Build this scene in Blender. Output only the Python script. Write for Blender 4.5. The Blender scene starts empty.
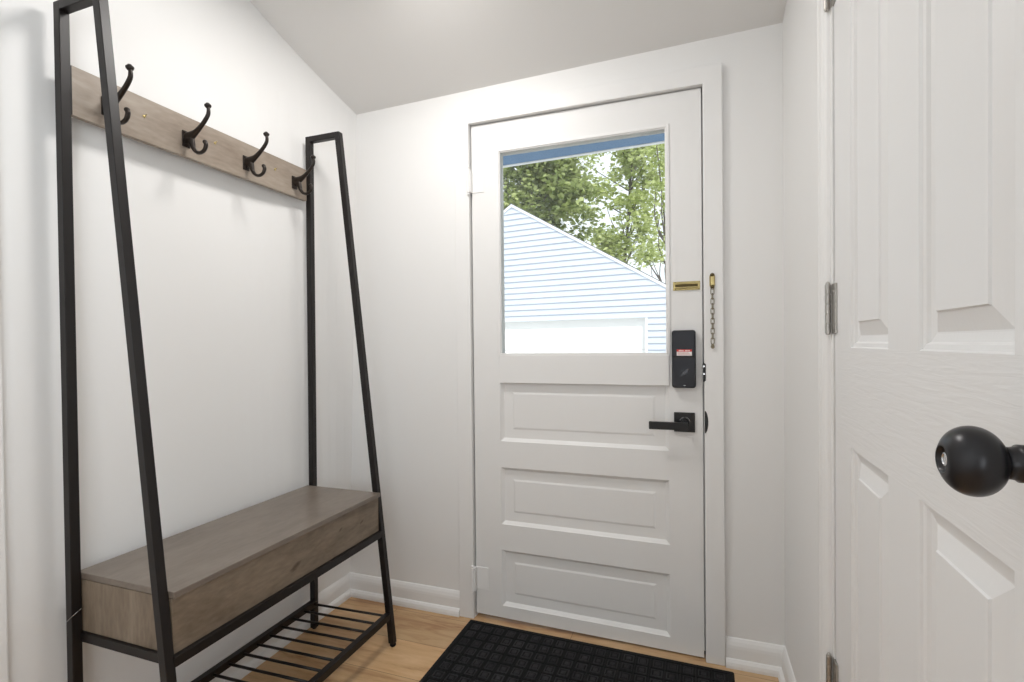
import bpy, bmesh, math, random
from mathutils import Vector, Matrix
random.seed(7)
S = bpy.context.scene
C = S.collection
PI = math.pi

# ------------------------------------------------------------------ camera
YAW, PITCH, ROLL = -0.3411, -0.01183, -0.01065
CAM = Vector((0.8484, -1.9128, 1.1348))
fw = Vector((math.sin(YAW) * math.cos(PITCH), math.cos(YAW) * math.cos(PITCH), math.sin(PITCH)))
rt = Vector((math.cos(YAW), -math.sin(YAW), 0))
up = rt.cross(fw)
rt2 = rt * math.cos(ROLL) + up * math.sin(ROLL)
up2 = -rt * math.sin(ROLL) + up * math.cos(ROLL)
cd = bpy.data.cameras.new('camera')
cam = bpy.data.objects.new('camera', cd)
C.objects.link(cam)
M = Matrix((rt2, up2, -fw)).transposed().to_4x4()
M.translation = CAM
cam.matrix_world = M
cd.sensor_width = 36
cd.lens = 504.385 / 1024 * 36
cd.shift_y = 8.68 / 1024
cd.clip_start = 0.02
S.camera = cam

# ------------------------------------------------------------------ view, world, sun, lights
S.view_settings.view_transform = 'Standard'
S.view_settings.look = 'None'
S.view_settings.gamma = 1
S.view_settings.use_curve_mapping = False
S.view_settings.exposure = 0.19

W = bpy.data.worlds.new('sky')
S.world = W
W.use_nodes = True
bg = W.node_tree.nodes['Background']
bg.inputs[0].default_value = (0.90, 0.95, 1.0, 1)
bg.inputs[1].default_value = 1.25

def light(name, kind, loc, energy, color, direction=None, size=None, size_y=None, angle=None):
    d = bpy.data.lights.new(name, kind)
    d.energy = energy
    d.color = color
    if kind == 'AREA':
        d.shape = 'RECTANGLE'
        d.size = size
        d.size_y = size_y or size
    if angle is not None:
        d.angle = angle
    if kind == 'POINT':
        d.shadow_soft_size = size
    o = bpy.data.objects.new(name, d)
    C.objects.link(o)
    o.location = loc
    if direction is not None:
        o.rotation_euler = Vector(direction).to_track_quat('-Z', 'Y').to_euler()
    return o

light('sun', 'SUN', (0, 0, 8), 2.8, (1.0, 0.97, 0.9), direction=(-0.45, 0.75, -1.0), angle=0.02)
# fill light added behind the camera, set at an invented side window
light('added_side_fill', 'AREA', (1.125, -2.95, 1.55), 36, (0.88, 0.94, 1.0), direction=(-1, 0.25, 0.5), size=1.25, size_y=1.45)
# the glass of the front door lets the sky in
pd = light('front_door_daylight', 'AREA', (0.449, 0.03, 1.5), 1, (1, 1, 1), direction=(0, -1, 0), size=0.62, size_y=0.8)
pd.data.cycles.is_portal = True
# ceiling lamp over the entry, its fixture is built with the room
light('entry_lamp', 'AREA', (0.08, -0.66, 2.345), 8.8, (1.0, 0.975, 0.945), direction=(0, 0, -1), size=0.30)

# ------------------------------------------------------------------ materials
def new_mat(name):
    m = bpy.data.materials.new(name)
    m.use_nodes = True
    nt = m.node_tree
    return m, nt, nt.nodes['Principled BSDF']

def noise_bump(nt, b, scale, strength, dist=0.002, vec=(1, 1, 1), detail=3):
    tc = nt.nodes.new('ShaderNodeTexCoord')
    mp = nt.nodes.new('ShaderNodeMapping')
    mp.inputs['Scale'].default_value = vec
    n = nt.nodes.new('ShaderNodeTexNoise')
    n.inputs['Scale'].default_value = scale
    n.inputs['Detail'].default_value = detail
    bp = nt.nodes.new('ShaderNodeBump')
    bp.inputs['Strength'].default_value = strength
    bp.inputs['Distance'].default_value = dist
    nt.links.new(tc.outputs['Object'], mp.inputs[0])
    nt.links.new(mp.outputs[0], n.inputs['Vector'])
    nt.links.new(n.outputs[0], bp.inputs['Height'])
    nt.links.new(bp.outputs[0], b.inputs['Normal'])
    return n

def plain(name, col, rough=0.5, metal=0.0, bump=None, spec=None, vary=0.0):
    m, nt, b = new_mat(name)
    b.inputs['Base Color'].default_value = (*col, 1)
    b.inputs['Roughness'].default_value = rough
    b.inputs['Metallic'].default_value = metal
    if spec is not None:
        b.inputs['Specular IOR Level'].default_value = spec
    n = None
    if bump:
        n = noise_bump(nt, b, *bump)
    if vary:
        tc = nt.nodes.new('ShaderNodeTexCoord')
        nn = nt.nodes.new('ShaderNodeTexNoise')
        nn.inputs['Scale'].default_value = 9
        nn.inputs['Detail'].default_value = 4
        cr = nt.nodes.new('ShaderNodeValToRGB')
        cr.color_ramp.elements[0].position = 0.3
        cr.color_ramp.elements[1].position = 0.7
        cr.color_ramp.elements[0].color = (*[c * (1 - vary) for c in col], 1)
        cr.color_ramp.elements[1].color = (*[min(1, c * (1 + vary)) for c in col], 1)
        nt.links.new(tc.outputs['Object'], nn.inputs['Vector'])
        nt.links.new(nn.outputs[0], cr.inputs[0])
        nt.links.new(cr.outputs[0], b.inputs['Base Color'])
    return m

WALL = plain('white_wall_paint', (0.83, 0.82, 0.805), 0.6, bump=(140, 0.06, 0.001))
CEIL = plain('ceiling_paint', (0.78, 0.765, 0.745), 0.85, bump=(120, 0.08, 0.001))
TRIM = plain('white_gloss_trim', (0.83, 0.82, 0.805), 0.5, bump=(30, 0.08, 0.001))
DOORP = plain('white_door_paint', (0.81, 0.80, 0.785), 0.5, bump=(45, 0.10, 0.001))
BLACK = plain('black_powder_coat', (0.0105, 0.0080, 0.0075), 0.42, 0.1, spec=0.4, bump=(400, 0.05, 0.0005))
IRON = plain('bronze_black_iron', (0.028, 0.021, 0.017), 0.36, 0.5, bump=(120, 0.25, 0.001))
LOCKB = plain('matt_black_lock', (0.008, 0.0085, 0.014), 0.42, 0.1)
LEVER = plain('black_lever', (0.012, 0.012, 0.013), 0.38, 0.2)
IRONT = plain('black_thumb_turn', (0.05, 0.05, 0.055), 0.22, 0.5)
KNOB = plain('satin_black_knob', (0.018, 0.017, 0.019), 0.30, 0.35)
BRASS = plain('aged_brass', (0.45, 0.36, 0.16), 0.35, 0.9, bump=(90, 0.3, 0.001), vary=0.35)
BRASSD = plain('dark_brass', (0.12, 0.09, 0.04), 0.5, 0.8)
NICKEL = plain('satin_nickel', (0.42, 0.40, 0.37), 0.35, 0.85)
STEELD = plain('dull_chain_steel', (0.26, 0.22, 0.15), 0.4, 0.9)
STEEL = plain('bright_steel', (0.6, 0.6, 0.6), 0.25, 0.9)
DARK = plain('dark_gap', (0.03, 0.025, 0.02), 0.8)
RED = plain('red_sticker_ink', (0.62, 0.03, 0.02), 0.5)
WHITEINK = plain('white_sticker', (0.85, 0.82, 0.80), 0.5)
PINKINK = plain('faded_print', (0.62, 0.36, 0.34), 0.5)
RUBBER = plain('black_rubber', (0.008, 0.008, 0.009), 0.85, spec=0.25, bump=(250, 0.3, 0.001))
CARPET = plain('charcoal_mat_pile', (0.036, 0.036, 0.038), 0.95, spec=0.1, bump=(600, 0.8, 0.003), vary=0.3)

def closet_mat(name, horizontal):
    m, nt, b = new_mat(name)
    b.inputs['Base Color'].default_value = (0.80, 0.79, 0.78, 1)
    b.inputs['Roughness'].default_value = 0.48
    tc = nt.nodes.new('ShaderNodeTexCoord')
    mp = nt.nodes.new('ShaderNodeMapping')
    mp.inputs['Scale'].default_value = (1, 1.2, 14) if horizontal else (1, 7, 0.7)
    w = nt.nodes.new('ShaderNodeTexNoise')
    w.inputs['Scale'].default_value = 9 if horizontal else 12
    w.inputs['Detail'].default_value = 2.5
    w.inputs['Distortion'].default_value = 0.9
    bp = nt.nodes.new('ShaderNodeBump')
    bp.inputs['Strength'].default_value = 0.22 if horizontal else 0.06
    bp.inputs['Distance'].default_value = 0.003
    nt.links.new(tc.outputs['Object'], mp.inputs[0])
    nt.links.new(mp.outputs[0], w.inputs['Vector'])
    nt.links.new(w.outputs[0], bp.inputs['Height'])
    nt.links.new(bp.outputs[0], b.inputs['Normal'])
    return m
CLOSET_V = closet_mat('moulded_door_vertical_grain', False)
CLOSET_H = closet_mat('moulded_door_crosswise_grain', True)

def wood(name, stretch, c1, c2, c3, rough=0.45, seed=0.0, fine=1.0, knots=True, marks=()):
    """grain runs along the axis whose stretch is small"""
    m, nt, b = new_mat(name)
    L = nt.links.new
    tc = nt.nodes.new('ShaderNodeTexCoord')
    mp = nt.nodes.new('ShaderNodeMapping')
    mp.inputs['Scale'].default_value = stretch
    mp.inputs['Location'].default_value = (seed, seed * 1.7, seed * 0.6)
    L(tc.outputs['Object'], mp.inputs[0])
    n1 = nt.nodes.new('ShaderNodeTexNoise')
    n1.inputs['Scale'].default_value = 3.0
    n1.inputs['Detail'].default_value = 6
    n1.inputs['Roughness'].default_value = 0.62
    n1.inputs['Distortion'].default_value = 0.7
    L(mp.outputs[0], n1.inputs['Vector'])
    n2 = nt.nodes.new('ShaderNodeTexNoise')
    n2.inputs['Scale'].default_value = 22.0 * fine
    n2.inputs['Detail'].default_value = 4
    L(mp.outputs[0], n2.inputs['Vector'])
    mx = nt.nodes.new('ShaderNodeMix')
    mx.inputs['Factor'].default_value = 0.3
    L(n1.outputs[0], mx.inputs[2])
    L(n2.outputs[0], mx.inputs[3])
    cr = nt.nodes.new('ShaderNodeValToRGB')
    e = cr.color_ramp.elements
    e[0].position = 0.30
    e[0].color = (*c1, 1)
    e[1].position = 0.72
    e[1].color = (*c3, 1)
    k = cr.color_ramp.elements.new(0.5)
    k.color = (*c2, 1)
    L(mx.outputs[0], cr.inputs[0])
    out = cr.outputs[0]
    if knots:
        v = nt.nodes.new('ShaderNodeTexVoronoi')
        v.inputs['Scale'].default_value = 1.3
        mp2 = nt.nodes.new('ShaderNodeMapping')
        mp2.inputs['Scale'].default_value = tuple(2.2 + 0.35 * s for s in stretch)
        mp2.inputs['Location'].default_value = (seed * 2.1, seed, seed * 0.3)
        L(tc.outputs['Object'], mp2.inputs[0])
        L(mp2.outputs[0], v.inputs['Vector'])
        r2 = nt.nodes.new('ShaderNodeValToRGB')
        r2.color_ramp.elements[0].position = 0.035
        r2.color_ramp.elements[0].color = (0.25, 0.22, 0.2, 1)
        r2.color_ramp.elements[1].position = 0.10
        r2.color_ramp.elements[1].color = (1, 1, 1, 1)
        L(v.outputs['Distance'], r2.inputs[0])
        mm = nt.nodes.new('ShaderNodeMix')
        mm.data_type = 'RGBA'
        mm.blend_type = 'MULTIPLY'
        mm.inputs['Factor'].default_value = 0.75
        L(out, mm.inputs[6])
        L(r2.outputs[0], mm.inputs[7])
        out = mm.outputs[2]
    for kx, ky, kz, kr in marks:
        gm = nt.nodes.new('ShaderNodeMapping')
        gm.vector_type = 'TEXTURE'
        gm.inputs['Location'].default_value = (kx, ky, kz)
        gm.inputs['Scale'].default_value = (kr * 3, kr * 2.4, kr)
        gm.inputs['Rotation'].default_value = (0.35, 0, 0)
        L(tc.outputs['Object'], gm.inputs[0])
        ad = nt.nodes.new('ShaderNodeVectorMath')
        ad.operation = 'MULTIPLY_ADD'
        ad.inputs[1].default_value = (1.2, 1.2, 1.2)
        L(n2.outputs['Color'], ad.inputs[0])
        L(gm.outputs[0], ad.inputs[2])
        sb = nt.nodes.new('ShaderNodeVectorMath')
        sb.operation = 'SUBTRACT'
        sb.inputs[1].default_value = (.6, .6, .6)
        L(ad.outputs[0], sb.inputs[0])
        ln = nt.nodes.new('ShaderNodeVectorMath')
        ln.operation = 'LENGTH'
        L(sb.outputs[0], ln.inputs[0])
        rk_ = nt.nodes.new('ShaderNodeValToRGB')
        rk_.color_ramp.elements[0].position = 0.35
        rk_.color_ramp.elements[0].color = (0.35, 0.30, 0.26, 1)
        rk_.color_ramp.elements[1].position = 0.95
        rk_.color_ramp.elements[1].color = (1, 1, 1, 1)
        L(ln.outputs['Value'], rk_.inputs[0])
        km = nt.nodes.new('ShaderNodeMix')
        km.data_type = 'RGBA'
        km.blend_type = 'MULTIPLY'
        km.inputs['Factor'].default_value = 0.85
        L(out, km.inputs[6])
        L(rk_.outputs[0], km.inputs[7])
        out = km.outputs[2]
    L(out, b.inputs['Base Color'])
    b.inputs['Roughness'].default_value = rough
    bp = nt.nodes.new('ShaderNodeBump')
    bp.inputs['Strength'].default_value = 0.12
    bp.inputs['Distance'].default_value = 0.001
    L(n2.outputs[0], bp.inputs['Height'])
    L(bp.outputs[0], b.inputs['Normal'])
    return m

G1, G2, G3 = (0.125, 0.090, 0.060), (0.205, 0.158, 0.113), (0.300, 0.240, 0.178)
WOOD_Y = wood('grey_brown_wood_lengthwise', (4.5, 1.3, 4.5), G1, G2, G3, seed=1.3, marks=((.13, .183, .515, .006), (.13, -.02, .478, .011), (.13, .30, .503, .006)))
WOOD_LID = wood('grey_brown_wood_lid', (3.6, 1.1, 3.6), (0.135, 0.108, 0.086), (0.185, 0.150, 0.122), (0.235, 0.197, 0.160), rough=0.34, seed=4.1, knots=False)
WOOD_Z = wood('grey_brown_wood_upright', (5, 5, 1.2), G1, G2, G3, seed=2.2, knots=False)
WOOD_LIT = wood('lit_grey_brown_wood_board', (5, 1.2, 5), (0.22, 0.17, 0.13), (0.30, 0.245, 0.195), (0.39, 0.33, 0.27), seed=5.7, knots=False)  # rack wood for the hook board, stronger light on it put into the colour

def floor_mat():
    m, nt, b = new_mat('honey_oak_plank_floor')
    L = nt.links.new
    tc = nt.nodes.new('ShaderNodeTexCoord')
    br = nt.nodes.new('ShaderNodeTexBrick')
    br.inputs['Scale'].default_value = 1.0
    br.inputs['Brick Width'].default_value = 1.2
    br.inputs['Row Height'].default_value = 0.19
    br.inputs['Mortar Size'].default_value = 0.0012
    br.inputs['Mortar Smooth'].default_value = 0.2
    br.offset = 0.37
    br.inputs['Color1'].default_value = (0.86, 0.86, 0.86, 1)
    br.inputs['Color2'].default_value = (1.06, 1.03, 1.0, 1)
    br.inputs['Mortar'].default_value = (0.45, 0.4, 0.35, 1)
    mpb = nt.nodes.new('ShaderNodeMapping')
    mpb.inputs['Location'].default_value = (0.35, 0.05, 0)
    L(tc.outputs['Object'], mpb.inputs[0])
    L(mpb.outputs[0], br.inputs['Vector'])
    mp = nt.nodes.new('ShaderNodeMapping')
    mp.inputs['Scale'].default_value = (1.1, 7, 1)
    L(tc.outputs['Object'], mp.inputs[0])
    n1 = nt.nodes.new('ShaderNodeTexNoise')
    n1.inputs['Scale'].default_value = 2.4
    n1.inputs['Detail'].default_value = 7
    n1.inputs['Roughness'].default_value = 0.65
    n1.inputs['Distortion'].default_value = 0.8
    L(mp.outputs[0], n1.inputs['Vector'])
    cr = nt.nodes.new('ShaderNodeValToRGB')
    e = cr.color_ramp.elements
    e[0].position = 0.30
    e[0].color = (0.36, 0.17, 0.070, 1)
    e[1].position = 0.75
    e[1].color = (0.72, 0.50, 0.29, 1)
    k = e.new(0.5)
    k.color = (0.60, 0.385, 0.20, 1)
    L(n1.outputs[0], cr.inputs[0])
    mm = nt.nodes.new('ShaderNodeMix')
    mm.data_type = 'RGBA'
    mm.blend_type = 'MULTIPLY'
    mm.inputs['Factor'].default_value = 1.0
    L(cr.outputs[0], mm.inputs[6])
    L(br.outputs[0], mm.inputs[7])
    L(mm.outputs[2], b.inputs['Base Color'])
    b.inputs['Roughness'].default_value = 0.36
    return m
FLOOR = floor_mat()

def glass_mat():
    m = bpy.data.materials.new('clear_window_glass')
    m.use_nodes = True
    nt = m.node_tree
    nt.nodes.clear()
    o = nt.nodes.new('ShaderNodeOutputMaterial')
    mix = nt.nodes.new('ShaderNodeMixShader')
    fr = nt.nodes.new('ShaderNodeFresnel')
    fr.inputs[0].default_value = 1.45
    t = nt.nodes.new('ShaderNodeBsdfTransparent')
    t.inputs[0].default_value = (0.97, 0.985, 0.98, 1)
    g = nt.nodes.new('ShaderNodeBsdfGlossy')
    g.inputs['Roughness'].default_value = 0.03
    nt.links.new(fr.outputs[0], mix.inputs[0])
    nt.links.new(t.outputs[0], mix.inputs[1])
    nt.links.new(g.outputs[0], mix.inputs[2])
    nt.links.new(mix.outputs[0], o.inputs[0])
    return m
GLASS = glass_mat()

def leaf_mat(name, a, b_):
    m, nt, b = new_mat(name)
    L = nt.links.new
    g = nt.nodes.new('ShaderNodeNewGeometry')
    cr = nt.nodes.new('ShaderNodeValToRGB')
    cr.color_ramp.elements[0].color = (*a, 1)
    cr.color_ramp.elements[1].color = (*b_, 1)
    L(g.outputs['Random Per Island'], cr.inputs[0])
    L(cr.outputs[0], b.inputs['Base Color'])
    b.inputs['Roughness'].default_value = 0.5
    tr = nt.nodes.new('ShaderNodeBsdfTranslucent')
    L(cr.outputs[0], tr.inputs[0])
    mx = nt.nodes.new('ShaderNodeMixShader')
    mx.inputs[0].default_value = 0.4
    L(b.outputs[0], mx.inputs[1])
    L(tr.outputs[0], mx.inputs[2])
    L(mx.outputs[0], nt.nodes['Material Output'].inputs[0])
    return m
LEAF1 = leaf_mat('deep_green_leaves', (0.17, 0.23, 0.055), (0.56, 0.62, 0.27))
LEAF2 = leaf_mat('bright_green_leaves', (0.25, 0.32, 0.06), (0.70, 0.76, 0.36))
BARK = plain('grey_brown_bark', (0.14, 0.12, 0.10), 0.9, bump=(20, 0.6, 0.02))
SIDING = plain('pale_blue_white_siding', (0.58, 0.625, 0.71), 0.5)
SIDEDGE = plain('white_building_trim', (0.85, 0.87, 0.9), 0.5)
GDOOR = plain('white_garage_door_paint', (0.86, 0.86, 0.86), 0.5)
ROOFM = plain('dark_grey_shingles', (0.12, 0.12, 0.13), 0.9, bump=(30, 0.5, 0.01))
SOFFIT = plain('painted_blue_board', (0.17, 0.29, 0.48), 0.9, spec=0.1)
GROUND = plain('pale_concrete_drive', (0.50, 0.49, 0.46), 0.9, bump=(20, 0.3, 0.01))

# ------------------------------------------------------------------ mesh helpers
class MB:
    def __init__(s):
        s.v, s.f, s.m = [], [], []
    def add(s, vs, fs, mi=0):
        n = len(s.v)
        s.v += [Vector(p) for p in vs]
        for f in fs:
            s.f.append([n + i for i in f])
            s.m.append(mi)
    def box(s, a, b, mi=0):
        x0, y0, z0 = (min(a[i], b[i]) for i in range(3))
        x1, y1, z1 = (max(a[i], b[i]) for i in range(3))
        s.add([(x0, y0, z0), (x1, y0, z0), (x1, y1, z0), (x0, y1, z0), (x0, y0, z1), (x1, y0, z1), (x1, y1, z1), (x0, y1, z1)],
              [(3, 2, 1, 0), (4, 5, 6, 7), (0, 1, 5, 4), (1, 2, 6, 5), (2, 3, 7, 6), (3, 0, 4, 7)], mi)
    def frustum(s, base, top, mi=0):
        """two loops of equal length joined and capped"""
        n = len(base)
        s.add(list(base) + list(top), [tuple(range(n - 1, -1, -1)), tuple(range(n, 2 * n))] + [(i, (i + 1) % n, n + (i + 1) % n, n + i) for i in range(n)], mi)
    def loft(s, loops, mi=0, caps=True, closed=True):
        n = len(loops[0])
        vs = [p for l in loops for p in l]
        fs = []
        for k in range(len(loops) - 1):
            for i in range(n if closed else n - 1):
                j = (i + 1) % n
                fs.append((k * n + i, k * n + j, (k + 1) * n + j, (k + 1) * n + i))
        if caps:
            fs.append(tuple(range(n - 1, -1, -1)))
            fs.append(tuple((len(loops) - 1) * n + i for i in range(n)))
        s.add(vs, fs, mi)
    def tube(s, pts, r, seg=10, mi=0, flat=None):
        pts = [Vector(p) for p in pts]
        rs = r if isinstance(r, (list, tuple)) else [r] * len(pts)
        loops = []
        t0 = (pts[1] - pts[0]).normalized()
        a = t0.orthogonal().normalized()
        if flat is not None:
            a = Vector(flat)
            a = (a - t0 * a.dot(t0)).normalized()
        for i, p in enumerate(pts):
            t = (pts[min(i + 1, len(pts) - 1)] - pts[max(i - 1, 0)]).normalized()
            a = (a - t * a.dot(t)).normalized()
            b = t.cross(a)
            ra, rb = rs[i] if isinstance(rs[i], (list, tuple)) else (rs[i], rs[i])
            loops.append([p + a * (math.cos(2 * PI * k / seg) * ra) + b * (math.sin(2 * PI * k / seg) * rb) for k in range(seg)])
        s.loft(loops, mi)
    def lathe(s, prof, origin, axis, seg=32, mi=0):
        """prof: (distance along the axis, radius)"""
        ax = Vector(axis).normalized()
        a = ax.orthogonal().normalized()
        b = ax.cross(a)
        o = Vector(origin)
        loops = [[o + ax * d + (a * math.cos(2 * PI * k / seg) + b * math.sin(2 * PI * k / seg)) * max(r, 1e-5) for k in range(seg)] for d, r in prof]
        s.loft(loops, mi)
    def build(s, name, mats, parent=None, bevel=0, smooth=False, seg=2, loc=None):
        if not isinstance(mats, (list, tuple)):
            mats = [mats]
        off = Vector((0, 0, 0))
        p = parent
        while p is not None:
            off = off + p.location
            p = p.parent
        if loc is not None:
            off = off + Vector(loc)
        me = bpy.data.meshes.new(name)
        me.from_pydata([v - off for v in s.v], [], s.f)
        for m in mats:
            me.materials.append(m)
        me.polygons.foreach_set('material_index', s.m)
        bm = bmesh.new()
        bm.from_mesh(me)
        bmesh.ops.recalc_face_normals(bm, faces=bm.faces)
        bm.to_mesh(me)
        bm.free()
        o = bpy.data.objects.new(name, me)
        C.objects.link(o)
        if parent is not None:
            o.parent = parent
        if loc is not None:
            o.location = loc
        if smooth:
            me.polygons.foreach_set('use_smooth', [True] * len(me.polygons))
        if bevel:
            md = o.modifiers.new('rounded_edges', 'BEVEL')
            md.width = bevel
            md.segments = seg
            md.limit_method = 'ANGLE'
            md.angle_limit = math.radians(35)
            md.harden_normals = False
        return o

def tag(o, label, cat=None, group=None, kind=None):
    o['label'] = label
    if cat: o['category'] = cat
    if group: o['group'] = group
    if kind: o['kind'] = kind
    return o

def thing(name, loc, label, cat, group=None, kind=None):
    o = bpy.data.objects.new(name, None)
    o.location = loc
    C.objects.link(o)
    return tag(o, label, cat, group, kind)

def bx(name, a, b, mat, parent=None, bevel=0.0):
    m = MB()
    m.box(a, b)
    return m.build(name, mat, parent, bevel)

# ------------------------------------------------------------------ room shell
XL, XR, YB, H = -0.632, 1.1445, -4.0, 2.03
DW = 0.888                                   # front door width
def zc(y):                                   # sloping ceiling above the entry, level further back
    return 2.168 + 0.39 * min(-y, 1.6)

m = MB(); m.box((XL - .15, YB - .15, -.08), (XR + .15, .135, 0))
tag(m.build('floor', FLOOR), 'honey oak plank floor of the entry', 'floor', kind='structure')

m = MB()                                     # door wall around the opening
m.box((XL - .15, 0, 0), (-.016, .13, 3.2))
m.box((DW + .016, 0, 0), (XR + .15, .13, 3.2))
m.box((-.016, 0, H + .016), (DW + .016, .13, 3.2))
tag(m.build('wall_back', WALL), 'white painted wall around the front door', 'wall', kind='structure')

m = MB()                                     # wall behind the rack; leans in a little towards the corner
def leanx(y, z): return XL + 0.0743 * (z / 2.168) * max(0, 1 + y / .7) ** 2
ys = [-.7 * k / 14 for k in range(15)] + [-1.222]
loops = []
for y in ys:
    loops.append([Vector((leanx(y, 0), y, 0)), Vector((leanx(y, 1.1), y, 1.1)), Vector((leanx(y, 2.2), y, 2.2)), Vector((leanx(y, 3.2), y, 3.2)), Vector((XL - .15, y, 3.2)), Vector((XL - .15, y, 0))])
m.loft(loops)
m.box((XL - .15, -1.222, 2.10), (XL, -2.10, 3.2))
m.box((XL - .15, -2.10, 0), (XL, YB, 3.2))
m.box((XL - .15, -1.222, 0), (XL - .13, -2.10, 2.10))
tag(m.build('wall_left', WALL), 'white wall behind the coat rack', 'wall', kind='structure')

m = MB()
m.box((XR, 0, 0), (XR + .15, -.632, 3.2))
m.box((XR, -1.475, 0), (XR + .15, -2.30, 3.2)); m.box((XR, -3.60, 0), (XR + .15, YB, 3.2))
m.box((XR, -2.30, 0), (XR + .15, -3.60, .80)); m.box((XR, -2.30, 2.30), (XR + .15, -3.60, 3.2))
m.box((XR, -.632, H + .02), (XR + .15, -1.475, 3.2))
m.box((XR + .12, -.632, 0), (XR + .15, -1.475, H + .02))
tag(m.build('wall_right', WALL), 'white wall beside the panelled closet door', 'wall', kind='structure')

m = MB()
m.box((XL - .15, YB - .12, 0), (XR + .15, YB, 3.2))
tag(m.build('wall_front', WALL), 'white wall opposite the front door', 'wall', kind='structure')

m = MB()
prof = [(.14, zc(0) - .39 * .14), (0, zc(0)), (-1.6, zc(-1.6)), (YB - .1, zc(-1.6))]
lo, hi = [], []
for x, dz in ((XL - .15, -.0018 - .002), (XR + .15, .0332 + .003)):
    lo.append([Vector((x, y, z + dz)) for y, z in prof] + [Vector((x, y, z + dz + .1)) for y, z in reversed(prof)])
m.loft(lo)
tag(m.build('ceiling', CEIL), 'pale grey sloping ceiling over the entry', 'ceiling', kind='structure')

# baseboards
BP = [(0, 0), (.027, 0), (.027, .010), (.0245, .020), (.018, .028), (.014, .030), (.0138, .064), (.0125, .074), (.0085, .086), (.0035, .0950), (0, .0975)]
def baseboard(name, side, a, b, ma, mb_, label):
    """side: 'L','B','R'; ma, mb_: mitre factor at both ends"""
    m = MB()
    ls = []
    for t, mit in ((a, ma), (b, mb_)):
        l = []
        for d, z in BP:
            if side == 'L': l.append(Vector((XL + d, t + mit * d, z)))
            if side == 'B': l.append(Vector((t + mit * d, -d, z)))
            if side == 'R': l.append(Vector((XR - d, t + mit * d, z)))
        ls.append(l)
    m.loft(ls)
    return tag(m.build(name, TRIM), label, 'baseboard', kind='structure')
baseboard('baseboard_left', 'L', 0, -1.217, -1, 0, 'white baseboard behind the coat rack')
baseboard('baseboard_back', 'B', XL, -.068, 1, 0, 'white baseboard between the coat rack corner and the front door')
baseboard('baseboard_back', 'B', DW + .068, XR, 0, -1, 'short white baseboard between the front door and the closet wall')
baseboard('baseboard_right', 'R', 0, -.552, -1, 0, 'white baseboard below the closet wall')

# front door casing + jamb
t1 = thing('trim_1', (-.06, 0, 0), 'white flat casing around the front door', 'trim', kind='structure')
m = MB()
o, i = .0672, .0035
U = [(-o, 0), (-i, 0), (-i, H + .004), (DW + i, H + .004), (DW + i, 0), (DW + o, 0), (DW + o, H + .0666), (-o, H + .0666)]
m.add([Vector((x, -.02, z)) for x, z in U] + [Vector((x, 0, z)) for x, z in U],
      [(0, 1, 2, 7), (7, 2, 3, 6), (3, 4, 5, 6), (15, 10, 9, 8), (14, 11, 10, 15), (14, 13, 12, 11)] + [(k, k + 8, (k + 1) % 8 + 8, (k + 1) % 8) for k in range(8)])
m.build('casing', TRIM, t1, .0025)
m = MB()
for x0, x1 in ((-.016, -.0035), (DW + .0035, DW + .016)):
    m.box((x0, .0, 0), (x1, .13, H + .004))
m.box((-.016, 0, H + .004), (DW + .016, .13, H + .016))
m.box((-.0035, .046, 0), (.012, .06, H - .01)); m.box((DW - .012, .046, 0), (DW + .0035, .06, H - .01)); m.box((-.0035, .046, H - .012), (DW + .0035, .06, H + .004))
m.build('jamb', TRIM, t1)
bx('gap_light_block', (-.0035, .03, 0), (DW + .0035, .13, .004), DARK, t1)  # dark block added against daylight leaking through the gap under the door
# strike plates seen in the gap
for z0, z1, nm in ((.992, 1.062, 'deadbolt_strike'), (.812, .892, 'latch_strike')):
    m = MB()
    zz = (z0 + z1) / 2; hh = (z1 - z0) / 2
    lip = [Vector((DW + .0045 + .0115 * math.cos(a), -.0212, zz + hh * math.sin(a))) for a in [(-PI / 2) + PI * k / 10 for k in range(11)]] if nm == 'latch_strike' else [Vector((DW + .001, -.0212, z0)), Vector((DW + .009, -.0212, z0 + .006)), Vector((DW + .009, -.0212, z1 - .006)), Vector((DW + .001, -.0212, z1))]
    m.loft([lip, [p + Vector((0, .0212 + .02, 0)) for p in lip]])
    if nm == 'deadbolt_strike':
        for zz2 in (z1 - .012, zz - .004):
            m.box((DW - .001, -.0235, zz2 - .005), (DW + .006, -.021, zz2 + .002), 1)
    m.build(nm, [LEVER, STEEL], t1, .001)

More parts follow.
